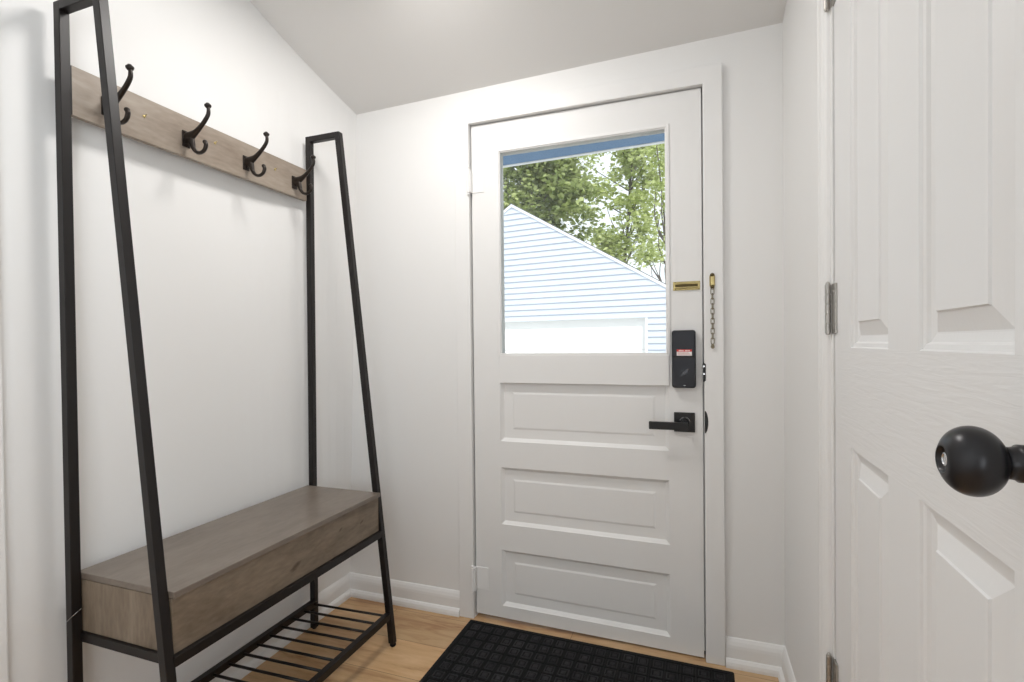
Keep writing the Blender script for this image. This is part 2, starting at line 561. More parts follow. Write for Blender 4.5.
# ------------------------------------------------------------------ raised panel leaf
def leaf(name, parent, O, u, n, w, h, th, panels, mats, bevel=0, rails=None):
    """O lower corner at the hinge side on the front face, u along the width, n out of the front face.
    panels: (u0,u1,z0,z1,profile,kind) kind 'solid' or 'hole'; profile: (inset, depth)"""
    O, u, n = Vector(O), Vector(u).normalized(), Vector(n).normalized()
    P = lambda a, z, d=0: O + u * a + Vector((0, 0, z)) - n * d
    us = sorted({0, w} | {p[0] for p in panels} | {p[1] for p in panels})
    zs = sorted({0, h} | {p[2] for p in panels} | {p[3] for p in panels})
    m = MB()
    def inside(a, z):
        for p in panels:
            if p[0] < a < p[1] and p[2] < z < p[3]:
                return p
    for i in range(len(us) - 1):
        for j in range(len(zs) - 1):
            ca, cz = (us[i] + us[i + 1]) / 2, (zs[j] + zs[j + 1]) / 2
            p = inside(ca, cz)
            mi = 0
            if rails and any(r0 < cz < r1 for r0, r1 in rails) and us[1] < ca < us[-2] + 1:
                mi = 1
            if rails and any(r0 < cz < r1 for r0, r1 in rails):
                mi = 1
            if not p:
                m.add([P(us[i], zs[j]), P(us[i + 1], zs[j]), P(us[i + 1], zs[j + 1]), P(us[i], zs[j + 1])], [(0, 1, 2, 3)], mi)
            if not (p and p[5] == 'hole'):
                m.add([P(us[i], zs[j], th), P(us[i + 1], zs[j], th), P(us[i + 1], zs[j + 1], th), P(us[i], zs[j + 1], th)], [(3, 2, 1, 0)])
    for a0, z0, a1, z1 in ((0, 0, w, 0), (w, 0, w, h), (w, h, 0, h), (0, h, 0, 0)):
        m.add([P(a0, z0), P(a1, z1), P(a1, z1, th), P(a0, z0, th)], [(3, 2, 1, 0)])
    for a0, a1, z0, z1, prof, kind in panels:
        pr = list(prof)
        loops = [[P(a0 + d, z0 + d, e), P(a1 - d, z0 + d, e), P(a1 - d, z1 - d, e), P(a0 + d, z1 - d, e)] for d, e in pr]
        m.loft(loops, caps=False)
        if kind == 'solid':
            m.add(loops[-1], [(0, 1, 2, 3)])
    ob = m.build(name, mats, parent)
    bm = bmesh.new(); bm.from_mesh(ob.data)
    bmesh.ops.remove_doubles(bm, verts=bm.verts, dist=1e-5)
    bmesh.ops.recalc_face_normals(bm, faces=bm.faces)
    bm.to_mesh(ob.data); bm.free()
    return ob

# ceiling lamp above the entry
cl_ = thing('ceiling_lamp', (.08, -.66, 2.43), 'flush round ceiling lamp above the coat rack bench', 'lamp')
m = MB(); m.lathe([(0, .02), (.0, .17), (-.035, .17), (-.035, .16), (-.02, .15)], (.08, -.66, 2.445), (0, 0, 1), 40)
m.build('lamp_base', NICKEL, cl_)
m = MB(); m.lathe([(.05, .15), (.02, .155), (0, .12), (-.004, .01)], (.08, -.66, 2.365), (0, 0, 1), 40)
m.build('lamp_shade', plain('frosted_white_glass', (.9, .9, .88), .4), cl_)
# ------------------------------------------------------------------ front door
d1 = thing('door_1', (0, 0, 0), 'white panelled front door with a large glass pane', 'door', kind='structure')
pf = [(0, 0), (.0015, .003), (.013, .013), (.049, .013), (.0565, .0105)]
gp = [(0, 0), (0, .012), (-.020, .0122), (-.020, .0418)]
GX0, GX1, GZ0, GZ1 = .1245, .7640, 1.0915, 1.9066
fl_ = leaf('door_leaf', d1, (.0015, 0, .012), (1, 0, 0), (0, -1, 0), DW - .003, H - .012, .042,
     [(.115, .770, .050, .280, pf, 'solid'), (.115, .770, .386, .620, pf, 'solid'), (.115, .770, .727, .975, pf, 'solid'),
      (GX0 - .0015, GX1 - .0015, GZ0 - .012, GZ1 - .012, gp, 'hole')], DOORP)
for vtx in fl_.data.vertices:                # the old leaf sags a little towards the latch side
    if vtx.co.z < .75:
        vtx.co.z += (1 - vtx.co.z / .75) * (.007 - .014 * vtx.co.x / DW)
bx('glass_rail', (.1175, -.006, .9765), (.7735, .002, 1.0885), DOORP, d1, .0015)
m = MB()
def ringbox(m, x0, x1, z0, z1, w, y0, y1, mi=0):
    m.box((x0, y0, z0), (x0 + w, y1, z1), mi); m.box((x1 - w, y0, z0), (x1, y1, z1), mi)
    m.box((x0 + w, y0, z0), (x1 - w, y1, z0 + w), mi); m.box((x0 + w, y0, z1 - w), (x1 - w, y1, z1), mi)
ringbox(m, GX0 - .014, GX1 + .014, GZ0 - .006, GZ1 + .014, .011, -.0045, .002)
ringbox(m, GX0 - .005, GX1 + .005, GZ0 - .005, GZ1 + .005, .0058, -.001, .007)
m.build('glazing_bead', TRIM, d1, .0015)
bx('window_pane', (GX0 - .0005, .007, GZ0 - .0005), (GX1 + .0005, .010, GZ1 + .0005), GLASS, d1)
# painted hinges
for z0 in (1.755, .120):
    hg = MB()
    hg.box((.004, -.0025, z0), (.056, .001, z0 + .092))
    hobj = hg.build('hinge', TRIM, d1, .001)
    k = MB()
    k.lathe([(-.012, .003), (-.010, .0062), (-.006, .0062), (-.004, .004), (0, .0072), (.030, .0072), (.0305, .0064), (.0315, .0072), (.060, .0072), (.0605, .0064), (.0615, .0072), (.092, .0072), (.095, .004), (.098, .0062), (.102, .0062), (.104, .003)], (-.0045, -.0235, z0), (0, 0, 1), 14)
    k.box((-.0045, -.024, z0), (.006, -.0005, z0 + .092))
    k.build('knuckle', TRIM, hobj, smooth=False)

# electronic deadbolt
def rr(x0, x1, z0, z1, r, y, n=5):
    pts = []
    for cx, cz, a0 in ((x1 - r, z0 + r, -PI / 2), (x1 - r, z1 - r, 0), (x0 + r, z1 - r, PI / 2), (x0 + r, z0 + r, PI)):
        for k in range(n + 1):
            a = a0 + PI / 2 * k / n
            pts.append(Vector((cx + r * math.cos(a), y, cz + r * math.sin(a))))
    return pts
LX0, LX1, LZ0, LZ1 = .7835, .8640, .9710, 1.1760
m = MB()
m.loft([rr(LX0 - .0008, LX1 + .0008, LZ0 - .001, LZ1 + .001, .010, 0), rr(LX0, LX1, LZ0, LZ1, .010, -.022), rr(LX0 + .001, LX1 - .001, LZ0 + .001, LZ1 - .001, .010, -.026), rr(LX0 + .004, LX1 - .004, LZ0 + .004, LZ1 - .004, .009, -.029)])
lk = m.build('deadbolt_housing', LOCKB, d1, smooth=False)
tag(lk, 'black rounded electronic lock body')
m = MB()
m.box((LX0 + .001, -.0303, 1.0797), (LX1 - .001, -.028, 1.0818))
m.build('cover_seam', DARK, lk)
m = MB()
m.loft([rr(LX0 + .003, LX1 - .003, 1.0822, LZ1 - .003, .007, -.027), rr(LX0 + .003, LX1 - .003, 1.0822, LZ1 - .003, .007, -.0295), rr(LX0 + .005, LX1 - .005, 1.0842, LZ1 - .005, .006, -.0305)])
m.build('battery_cover', LOCKB, lk)
m = MB()
m.box((.8005, -.0312, 1.1000), (.8510, -.0303, 1.1080), 0)
m.box((.8005, -.0312, 1.0860), (.8510, -.0303, 1.1000), 1)
for k in range(9):
    if k != 4:
        m.box((.8075 + k * .0042, -.0315, 1.1020), (.8075 + k * .0042 + .0028, -.0311, 1.1060), 1)
for r in range(3):
    m.box((.8030, -.0315, 1.0882 + r * .0038), (.8480 - r * .004, -.0311, 1.0900 + r * .0038), 2)
tag(m.build('sticker', [RED, WHITEINK, PINKINK], lk), 'red and white warning sticker')
m = MB()
a = Vector((.8130, -.047, 1.0130)); b = Vector((.8380, -.047, 1.0395))
m.lathe([(0, .013), (.004, .012)], (.826, -.0285, 1.027), (0, -1, 0), 24)
dirv = (b - a).normalized(); nn = Vector((-dirv.z, 0, dirv.x))
cen = (a + b) / 2
def tl(hl, hw, y):
    pts = []
    for k in range(16):
        t = 2 * PI * k / 16
        pts.append(Vector((cen.x, y, cen.z)) + dirv * hl * math.cos(t) + nn * hw * math.sin(t))
    return pts
m.loft([tl(.017, .0080, -.030), tl(.019, .0075, -.042), tl(.0195, .0062, -.047), tl(.0175, .0035, -.0495)])
m.build('thumb_turn', IRONT, lk, smooth=False)
m = MB(); m.box((.8235, -.0297, .9790), (.8290, -.0288, .9815)); m.build('key_mark', STEEL, lk)

# lever handle
hl = MB()
hl.box((.7890, -.009, .8120), (.8602, .0, .8815))
ho = hl.build('lever_rosette', LEVER, d1, .0015)
tag(ho, 'square black plate behind the lever')
m = MB(); m.lathe([(0, .0155), (.0115, .0155), (.0118, .0140), (.045, .0128)], (.826, 0, .848), (0, -1, 0), 28)
m.build('lever_neck', LEVER, ho)
m = MB()
for k in range(24):
    pass
pts = [Vector((.826 + .0168 * math.cos(t), -.0098, .848 + .0168 * math.sin(t))) for t in [PI * (.05 + .9 * k / 14) for k in range(15)]]
m.tube(pts, .0010, 6)
m.build('neck_ring', STEEL, ho)
m = MB(); m.box((.7045, -.056, .8245), (.838, -.044, .8520)); m.build('lever', LEVER, ho, .002)

# brass chain slide on the door
m = MB()
m.box((.7885, -.0022, 1.3195), (.8800, 0, 1.3510))
so = m.build('chain_slide', BRASS, d1, .0008)
tag(so, 'brass slide plate for the door chain')
m = MB()
m.box((.7950, -.009, 1.3250), (.8745, -.002, 1.3320)); m.box((.7950, -.009, 1.3390), (.8745, -.002, 1.3455))
m.build('slide_rail', BRASS, so, .002)
m = MB(); m.box((.7960, -.0034, 1.3322), (.8720, -.002, 1.3388)); m.build('slot', BRASSD, so)
m = MB()
for x in (.7965, .8765):
    for z in (1.3233, 1.3478):
        m.lathe([(0, .002), (.0012, .0018), (.0016, .0006)], (x, -.0022, z), (0, -1, 0), 10)
m.build('screw', BRASSD, so)

# chain hanging from the casing
CX, CY = .9195, -.020
ch = thing('door_chain', (CX, CY, 1.345), 'small brass mount with a hanging steel door chain on the door casing', 'chain')
m = MB()
m.loft([rr(CX - .009, CX + .009, 1.326, 1.367, .005, CY), rr(CX - .009, CX + .009, 1.326, 1.367, .005, CY - .002), rr(CX - .0045, CX + .0045, 1.331, 1.364, .003, CY - .009)])
mo = m.build('chain_mount', BRASS, ch)
for z in (1.329, 1.366):
    m = MB()
    m.lathe([(0, .0032), (.003, .0028), (.0036, .001)], (CX, CY - .002, z), (0, -1, 0), 12)
    m.build('mount_screw', BRASSD, mo)
m = MB(); m.tube([Vector((CX + .006 * math.cos(t), CY - .008, 1.322 + .006 * math.sin(t))) for t in [2 * PI * k / 14 for k in range(15)]], .0011, 6)
m.build('ring', STEELD, ch)
for z in (1.3265, 1.3660):
    m = MB(); m.lathe([(-.004, .003), (-.002, .0065), (.003, .0075), (.007, .0055), (.0085, .002)], (CX, CY - .002, z), (0, -1, 0), 14)
    m.build('mount_boss', BRASSD, mo, smooth=True)
def link(z, turn, name='chain_link'):
    m = MB()
    pts = []
    for k in range(21):
        t = 2 * PI * k / 20
        a = .0052 * math.cos(t); zz = z + .0070 * (1 if math.sin(t) > 0 else -1) * (abs(math.sin(t)) > .01) + .0038 * math.sin(t)
        if turn:
            pts.append(Vector((CX + a * .35, CY - .0068 + a * .9, zz)))
        else:
            pts.append(Vector((CX + a, CY - .0068 + a * .25, zz)))
    m.tube(pts, .0014, 6)
    return m.build(name, STEELD, ch)
z = 1.309
k = 0
while z > 1.135:
    link(z, k % 2)
    z -= .0172; k += 1
m = MB(); m.lathe([(0, .003), (.004, .0048), (.009, .0048), (.012, .002)], (CX, CY - .0068, 1.1275), (0, 0, -1), 14)
m.lathe([(0, .0065), (.002, .0065)], (CX, CY - .004, 1.1165), (0, -1, 0), 14)
m.build('chain_button', STEELD, ch)

# ------------------------------------------------------------------ closet door in the side wall (a little ajar)
t2 = thing('trim_2', (XR, -.6, 0), 'fluted white casing around the closet door', 'trim', kind='structure')
CP = [(0, 0), (0, .011), (.003, .0145), (.008, .0155), (.012, .0125), (.016, .0165), (.022, .0175), (.026, .0145), (.031, .0175), (.047, .0165), (.053, .0135), (.060, .0120), (.064, .0090), (.066, .004), (.066, 0)]
def casing_leg(m, y0, sgn, z1):
    # mitred at the head
    lo = [Vector((XR - d, y0 + sgn * -a, 0)) for a, d in CP]
    hi = [Vector((XR - d, y0 + sgn * -a, z1 - a)) for a, d in CP]
    m.loft([lo, hi])
m = MB()
casing_leg(m, -.553, 1, H + .075)
casing_leg(m, -1.540, -1, H + .075)
m.loft([[Vector((XR - d, -.553 - a, H + .075 - a)) for a, d in CP], [Vector((XR - d, -1.540 + a, H + .075 - a)) for a, d in CP]])
m.build('casing', TRIM, t2, smooth=False)
m = MB()
m.box((XR - .003, -.619, 0), (XR + .12, -.638, H + .01)); m.box((XR - .003, -1.474, 0), (XR + .12, -1.4675, H + .01)); m.box((XR - .003, -.638, H + .004), (XR + .12, -1.4675, H + .01))
m.build('jamb', TRIM, t2)

d2 = thing('door_2', (XR, -.642, 0), 'white panelled closet door with a round black knob, slightly ajar', 'door', kind='structure')
ANG = math.atan(.033)
u2 = Vector((-math.sin(ANG), -math.cos(ANG), 0)); n2 = Vector((-math.cos(ANG), math.sin(ANG), 0))
O2 = Vector((XR + .0002, -.6400, .012))
# recess, then a broad slope that rises to the raised field
pc = [(0, 0), (.0022, .0035), (.0085, .0050), (.0115, .0090), (.0215, .0112), (.0235, .0113), (.0475, .0034), (.0492, .0008)]
cols = [(.130, .352), (.475, .697)]
rows = [(.20, .9135), (1.108, 1.885)]
leaf('door_leaf', d2, O2, u2, n2, .822, H - .014, .035, [(a, b, c, d, pc, 'solid') for a, b in cols for c, d in rows], [CLOSET_V, CLOSET_H], rails=[(.9135, 1.108)])
D2 = lambda a, z, d=0: O2 + u2 * a + Vector((0, 0, z - .012)) + n2 * d
for z0 in (1.150, .325, 1.86):
    m = MB()
    q = [D2(-.008, z0, .0), D2(.0225, z0, .0), D2(.0225, z0 + .108, 0), D2(-.008, z0 + .108, 0)]
    m.loft([q, [p + n2 * .0048 for p in q]])
    ho_ = m.build('hinge', NICKEL, d2, .0006)
    m = MB()
    ax = Vector((XR - .0105, -.6270, z0))
    for k in range(5):
        za = .108 * k / 5
        m.lathe([(za + .0008, .0052), (za + .0014, .0058), (za + .108 / 5 - .0014, .0058), (za + .108 / 5 - .0008, .0052)], ax, (0, 0, 1), 16)
    m.lathe([(-.003, .002), (-.002, .0046), (0, .0046), (.108, .0046), (.110, .0046), (.113, .0030), (.1145, .001)], ax, (0, 0, 1), 14)
    m.build('knuckle', NICKEL, ho_)
    m = MB()
    for zz in (.018, .054, .090):
        m.lathe([(.0, .0033), (.0056, .0033), (.0060, .001)], D2(.0145, z0 + zz, 0), n2, 12)
    m.build('screw', NICKEL, ho_)
kc = D2(.762, 1.035, 0)
m = MB()
m.lathe([(0, .0325), (.0015, .0328), (.006, .0300), (.0085, .0255), (.0105, .0180), (.011, .0160)], kc, n2, 48)
ro = m.build('knob_rosette', KNOB, d2, smooth=True)
m = MB()
m.lathe([(.008, .0150), (.020, .0148), (.0205, .0150), (.0265, .0150), (.0270, .0135), (.032, .0128), (.036, .0125)], kc, n2, 40)
m.build('knob_neck', KNOB, ro, smooth=True)
R = .0286
prof = [(.0340, .0125)]
for k in range(3, 22):
    t = PI * k / 25.0
    prof.append((.0555 - math.cos(t) * .0212, R * math.sin(t) ** .86))
prof += [(.0757, .0118), (.0752, .0108), (.0722, .0100), (.0718, .0005)]
m = MB()
m.lathe(prof, kc, n2, 56)
kb = m.build('knob', KNOB, ro, smooth=True)
m = MB()
m.lathe([(.0717, .0056), (.0735, .0056), (.0738, .0046), (.0730, .0040), (.0728, .0004)], kc, n2, 24)
m.build('privacy_button', STEEL, kb)

# casing edge of the opening beyond the coat rack
m = MB()
m.box((XL - .002, -1.2255, 0), (XL + .017, -1.2925, 2.17))
m.box((XL - .13, -1.228, 0), (XL, -1.24, 2.10))
tag(m.build('trim_3', TRIM, bevel=.004), 'white casing of the doorway beside the coat rack', 'trim', kind='structure')
# second door inside that opening (closed)
m = MB(); m.box((XL - .06, -1.242, .01), (XL - .02, -2.09, 2.09))
tag(m.build('door_3', DOORP, bevel=.002), 'plain white door in the doorway beside the coat rack', 'door', kind='structure')

# unseen window added in the side wall to go with the fill light
m = MB()
for a_, b_ in (((-2.24, .74), (-2.30, 2.36)), ((-3.60, .74), (-3.66, 2.36)), ((-2.30, .74), (-3.60, .80)), ((-2.30, 2.30), (-3.60, 2.36))):
    m.box((XR - .018, a_[0], a_[1]), (XR + .06, b_[0], b_[1]))
m.box((XR + .04, -2.30, 1.53), (XR + .07, -3.60, 1.57))
tag(m.build('added_window_frame', TRIM), 'white frame of the unseen window added around the fill light', 'window', kind='structure')
bx('window_pane', (XR + .05, -2.3, .8), (XR + .053, -3.6, 2.3), GLASS).name = 'added_window_glass'
tag(bpy.data.objects['added_window_glass'], 'clear glass of the unseen window added for the fill light', 'window', kind='structure')

# ------------------------------------------------------------------ coat rack
T = .0222
Y0, Y1 = -1.124, -.2965 + T            # outer faces of the two side frames
XB, XF0, XF1 = -.598, -.2075, -.427     # back outer x; leg outer x at the floor and at the top
ZT = 1.962
def legx(z, near=False):
    return XF0 + ((-.4365 if near else -.4225) - XF0) * z / ZT
rk = thing('coat_rack', (-.40, -.70, 0), 'black metal hall tree with hook board, bench and slatted shelf against the white wall', 'coat rack')
def slanted(name, y0, y1, xa0, xa1, z0, z1, mat):
    m = MB()
    m.loft([[Vector((x - T * 1.01, y0, z)), Vector((x, y0, z)), Vector((x, y1, z)), Vector((x - T * 1.01, y1, z))] for x, z in ((xa0, z0), (xa1, z1))])
    return m.build(name, mat, rk, .0015)
for y0, y1, zt, xb0, xb1, near in ((Y0, Y0 + T, 1.972, XB, XB, True), (Y1 - T, Y1, 1.960, XB + .003, XB + .0155, False)):
    bp_ = slanted('back_post', y0, y1, xb0 + T, xb1 + T, .006, zt, BLACK)
    m = MB(); m.lathe([(0, .009), (.004, .0085), (.0065, .006)], (xb0 + T / 2, (y0 + y1) / 2, .0065), (0, 0, -1), 16)
    m.build('foot_pad', RUBBER, bp_)
    xt = legx(zt, near)
    fl = slanted('front_leg', y0, y1, legx(.012), xt, .012, zt - .001, BLACK)
    m = MB(); m.lathe([(0, .0085), (.004, .0085), (.0042, .0115), (.0095, .0115), (.0125, .009)], (legx(0) - T / 2, (y0 + y1) / 2, .0125), (0, 0, -1), 18)
    m.build('foot_pad', RUBBER, fl)
    bx('top_bar', (xb1 + T * .5, y0 + .0002, zt - T), (xt - .004, y1 - .0002, zt), BLACK, rk, .0015)
yi0, yi1 = Y0 + T, Y1 - T
bx('side_rail', (XB + T * .8, yi0 - .004, .4105), (legx(.42) - T * .6, yi0 + .018, .4335), BLACK, rk, .0012)
bx('side_rail', (XB + T * .8, yi1 - .018, .4105), (legx(.42) - T * .6, yi1 + .004, .4335), BLACK, rk, .0012)
bx('bench_rail', (legx(.42) - T, yi0 - .003, .410), (legx(.42) - .001, yi1 + .003, .434), BLACK, rk, .0012)
bx('bench_rail', (XB + .001, yi0 - .003, .410), (XB + T - .001, yi1 + .003, .434), BLACK, rk, .0012)
bx('shelf_rail', (legx(.115) - T, yi0 - .003, .104), (legx(.115) - .001, yi1 + .003, .128), BLACK, rk, .0012)
bx('shelf_rail', (XB + .014, yi0 - .003, .099), (XB + .014 + T, yi1 + .003, .1235), BLACK, rk, .0012)
for k in range(14):
    y = -.304 - .0563 * k
    m = MB(); m.tube([(XB + .03, y, .110), (legx(.115) - T * .5, y, .119)], .0044, 8)
    m.build('shelf_slat', BLACK, rk, smooth=True)
# bench box
m = MB()
bz0, bz1 = .4345, .5625
xa, xb_ = XB + .001, legx(.50) - .004
ya, yb = yi0 + .002, yi1 - .001
bx('front_panel', (xb_ - .016, ya, bz0), (xb_, yb, bz1), WOOD_Y, rk, .001)
bx('end_panel', (xa + .016, ya + .0004, bz0), (xb_ - .016, ya + .016, bz1), WOOD_Z, rk, .0006)
bx('end_panel', (xa + .016, yb - .016, bz0), (xb_ - .016, yb - .0004, bz1), WOOD_Z, rk, .0006)
bx('back_panel', (xa, ya, bz0), (xa + .016, yb, bz1), WOOD_Y, rk)
bx('bench_bottom', (xa + .016, ya + .016, bz0 + .0005), (xb_ - .016, yb - .016, bz0 + .008), WOOD_Y, rk)
m = MB(); m.box((XB + .0005, yi0 + .001, .5645), (-.2570, yi1 - .0005, .5795)); m.build('bench_lid', WOOD_LID, rk, .0016)
bx('lid_hinge_strip', (xa + .01, yi0 + .01, .5625), (xa + .03, yi1 - .01, .5645), BLACK, rk)
# hook board
hb = bx('hook_board', (XB + .003, -1.0988, 1.7075), (-.579, yi1 - .0005, 1.8296), WOOD_LIT, rk, .001)
m = MB(); m.box((XB + .004, yi0 - .001, 1.709), (-.5785, -1.0986, 1.828)); m.build('board_bracket', BLACK, rk)
for y, z in ((-.925, 1.777), (-.7035, 1.785), (-.4573, 1.780)):
    m = MB()
    m.lathe([(0, .0042), (.0012, .0040), (.0022, .0022), (.0024, .0005)], (-.579, y, z), (1, 0, 0), 14)
    m.lathe([(0, .0016), (.004, .0014)], (-.578, y + .003, z + .004), (.8, .4, .5), 8)
    m.build('board_screw', BRASS, hb)
# cast iron double hooks
def cat(pts, n=5):
    P = [Vector(p) for p in pts]
    out = []
    for i in range(len(P) - 1):
        p0, p1, p2, p3 = P[max(i - 1, 0)], P[i], P[i + 1], P[min(i + 2, len(P) - 1)]
        for k in range(n):
            t = k / n
            out.append(.5 * ((2 * p1) + (p2 - p0) * t + (2 * p0 - 5 * p1 + 4 * p2 - p3) * t * t + (3 * p1 - p0 - 3 * p2 + p3) * t ** 3))
    out.append(P[-1])
    return out
def lerp(vals, n):
    out = []
    for i in range(n):
        t = i / (n - 1) * (len(vals) - 1)
        j = min(int(t), len(vals) - 2)
        f = t - j
        out.append(tuple(vals[j][k] * (1 - f) + vals[j + 1][k] * f for k in range(2)))
    return out
for y in (-1.022, -.803, -.586, -.364):
    F = Vector((-.579, y, 1.760))
    m = MB()
    m.box(F + Vector((0, -.0125, -.0245)), F + Vector((.0042, .0125, .0235)))
    m.box(F + Vector((.004, -.0085, -.0215)), F + Vector((.0075, .0085, .0205)))
    hp = m.build('hook', IRON, rk, .0018)
    tag(hp, 'black cast iron double coat hook')
    # the arm: flares at the plate, sweeps up and out
    up_ = cat([F + Vector(p) for p in ((.004, 0, .004), (.020, 0, .006), (.038, 0, .0125), (.058, 0, .0250), (.0785, 0, .0420), (.0915, 0, .0570), (.0945, 0, .068), (.0930, 0, .079))])
    m = MB()
    m.tube(up_, lerp([(.011, .016), (.0090, .014), (.0070, .0085), (.0060, .0064), (.0058, .0058), (.0054, .0054), (.0048, .0048)], len(up_)), 12, flat=(0, 1, 0))
    a1 = m.build('upper_prong', IRON, hp, smooth=True)
    m = MB()
    m.lathe([(-.006, .0042), (-.004, .0064), (-.001, .0086), (.002, .0096), (.0045, .0092), (.006, .0066), (.0075, .0060), (.0095, .0045), (.0102, .001)], F + Vector((.0920, 0, .0825)), (-.06, 0, 1), 20)
    m.build('knob_end', IRON, hp, smooth=True)
    lo_ = cat([F + Vector(p) for p in ((.004, 0, .000), (.019, 0, -.004), (.0265, 0, -.016), (.031, 0, -.031), (.043, 0, -.0445), (.060, 0, -.0490), (.0755, 0, -.0425), (.0820, 0, -.0290), (.0790, 0, -.0205))])
    m = MB()
    m.tube(lo_, lerp([(.011, .016), (.0090, .014), (.0075, .0090), (.0064, .0064), (.0058, .0052), (.0056, .0050), (.0056, .0052), (.0060, .0058), (.0064, .0064)], len(lo_)), 12, flat=(0, 1, 0))
    m.lathe([(-.005, .0040), (-.003, .0060), (0, .0068), (.003, .0060), (.0055, .0035), (.0062, .0005)], F + Vector((.0785, 0, -.0195)), (-.25, 0, 1), 18)
    m.build('lower_prong', IRON, hp, smooth=True)
# thin wire hanging round the post
m = MB()
wz = .480
pts = [Vector((XB + T / 2 + .0165 * math.cos(t) + .004, Y0 + T / 2 + .0165 * math.sin(t), wz + .016 * math.cos(t - .5))) for t in [2 * PI * k / 28 for k in range(29)]]
m.tube(pts, .0007, 6)
wt = thing('wire_loop', (XB + T / 2, Y0 + T / 2, wz), 'thin grey wire loop around the rear post of the coat rack, beside the bench end', 'wire')
m.build('wire', STEEL, wt, smooth=True)

# ------------------------------------------------------------------ door mat
u = Vector((.9758, -.0175, 0)).normalized(); v = Vector((-.0150, -.4082, 0)).normalized()
v = Vector((u.y * 1, -u.x, 0)) * 1.0
MO = Vector((-.0135, -.0335, 0))
mw, md_ = .994, .66
P = lambda a, b, z: MO + u * a + v * b + Vector((0, 0, z))
mt = thing('door_mat', (.5, -.35, 0), 'black rubber-backed door mat with a raised grid pattern, on the floor before the front door', 'mat')
m = MB()
m.frustum([P(0, 0, .0005), P(0, md_, .0005), P(mw, md_, .0005), P(mw, 0, .0005)], [P(.004, .004, .0065), P(.004, md_ - .004, .0065), P(mw - .004, md_ - .004, .0065), P(mw - .004, .004, .0065)])
m.build('mat_base', RUBBER, mt)
m = MB()
e = .022
def bar(a0, a1, b0, b1, z0, z1, s=.0012):
    m.frustum([P(a0, b0, z0), P(a0, b1, z0), P(a1, b1, z0), P(a1, b0, z0)], [P(a0 + s, b0 + s, z1), P(a0 + s, b1 - s, z1), P(a1 - s, b1 - s, z1), P(a1 - s, b0 + s, z1)])
bar(.006, mw - .006, .006, e, .006, .0088); bar(.006, mw - .006, md_ - e, md_ - .006, .006, .0088)
bar(.006, e, e, md_ - e, .006, .0088); bar(mw - e, mw - .006, e, md_ - e, .006, .0088)
m.build('mat_border', RUBBER, mt)
nx, ny = 19, 12
cw, chh = (mw - 2 * e) / nx, (md_ - 2 * e) / ny
m = MB()
for i in range(1, nx):
    bar(e + i * cw - .0022, e + i * cw + .0022, e, md_ - e, .006, .0090)
for j in range(1, ny):
    bar(e, mw - e, e + j * chh - .0022, e + j * chh + .0022, .006, .0090)
m.build('mat_grid', RUBBER, mt)
m = MB()
for i in range(nx):
    for j in range(ny):
        a, b = e + (i + .5) * cw, e + (j + .5) * chh
        h1 = random.uniform(.0165, .0195); h2 = random.uniform(.0170, .0200)
        a += random.uniform(-.001, .001); b += random.uniform(-.001, .001)
        w_ = .0042
        zt = .0095
        for (a0, a1, b0, b1) in ((a - h1, a + h1, b - h2, b - h2 + w_), (a - h1, a + h1, b + h2 - w_, b + h2), (a - h1, a - h1 + w_, b - h2 + w_, b + h2 - w_), (a + h1 - w_, a + h1, b - h2 + w_, b + h2 - w_)):
            bar(a0, a1, b0, b1, .006, zt, .0008)
        s_ = random.uniform(.0078, .0105)
        bar(a - s_, a + s_, b - s_, b + s_, .006, .0098, .0015)
m.build('mat_pile', CARPET, mt)

# ------------------------------------------------------------------ outdoors
m = MB(); m.box((-30, .14, -.75), (30, 45, -.6))
tag(m.build('ground', GROUND), 'pale driveway ground outside the front door', 'ground', kind='structure')

# eave above the door outside
ev = thing('porch_eave', (.45, .3, 2.1), 'blue painted eave with a white edge strip above the glass, outside the front door', 'eave')
def ebox(m, x0, x1, y0, y1, z0, z1):
    f = lambda x: .0157 * (x - .73)
    m.loft([[Vector((x, y0, z0 + f(x))), Vector((x, y1, z0 + f(x))), Vector((x, y1, z1)), Vector((x, y0, z1))] for x in (x0, x1)])
m = MB(); ebox(m, -1.6, 2.4, .135, .452, 2.035, 2.35); m.build('soffit_beam', SOFFIT, ev)
m = MB(); ebox(m, -1.62, 2.42, .452, .475, 2.031, 2.35); m.build('edge_strip', SIDEDGE, ev)

# garage
gu = Vector((.99008, -.14049, 0)); gn = Vector((-.14049, -.99008, 0))   # gn faces the door
GO = Vector((-2.1464, 6.6062, 0))
Gp = lambda a, z, d=0: GO + gu * a + Vector((0, 0, z)) + gn * d
ZP = 3.60
SL = .600
gl = thing('garage', (-2.15, 6.6, -.6), 'pale blue gabled garage with lap siding and a white overhead door, outside beyond the glass', 'garage')
EZ = 1.75
half = (ZP - EZ) / SL
DX0, DX1, DZ1 = -2.45, 2.345, 1.528
m = MB()
z = -.6
ex = .1012
def rake(zz): return (ZP - zz) / SL if zz > EZ else half
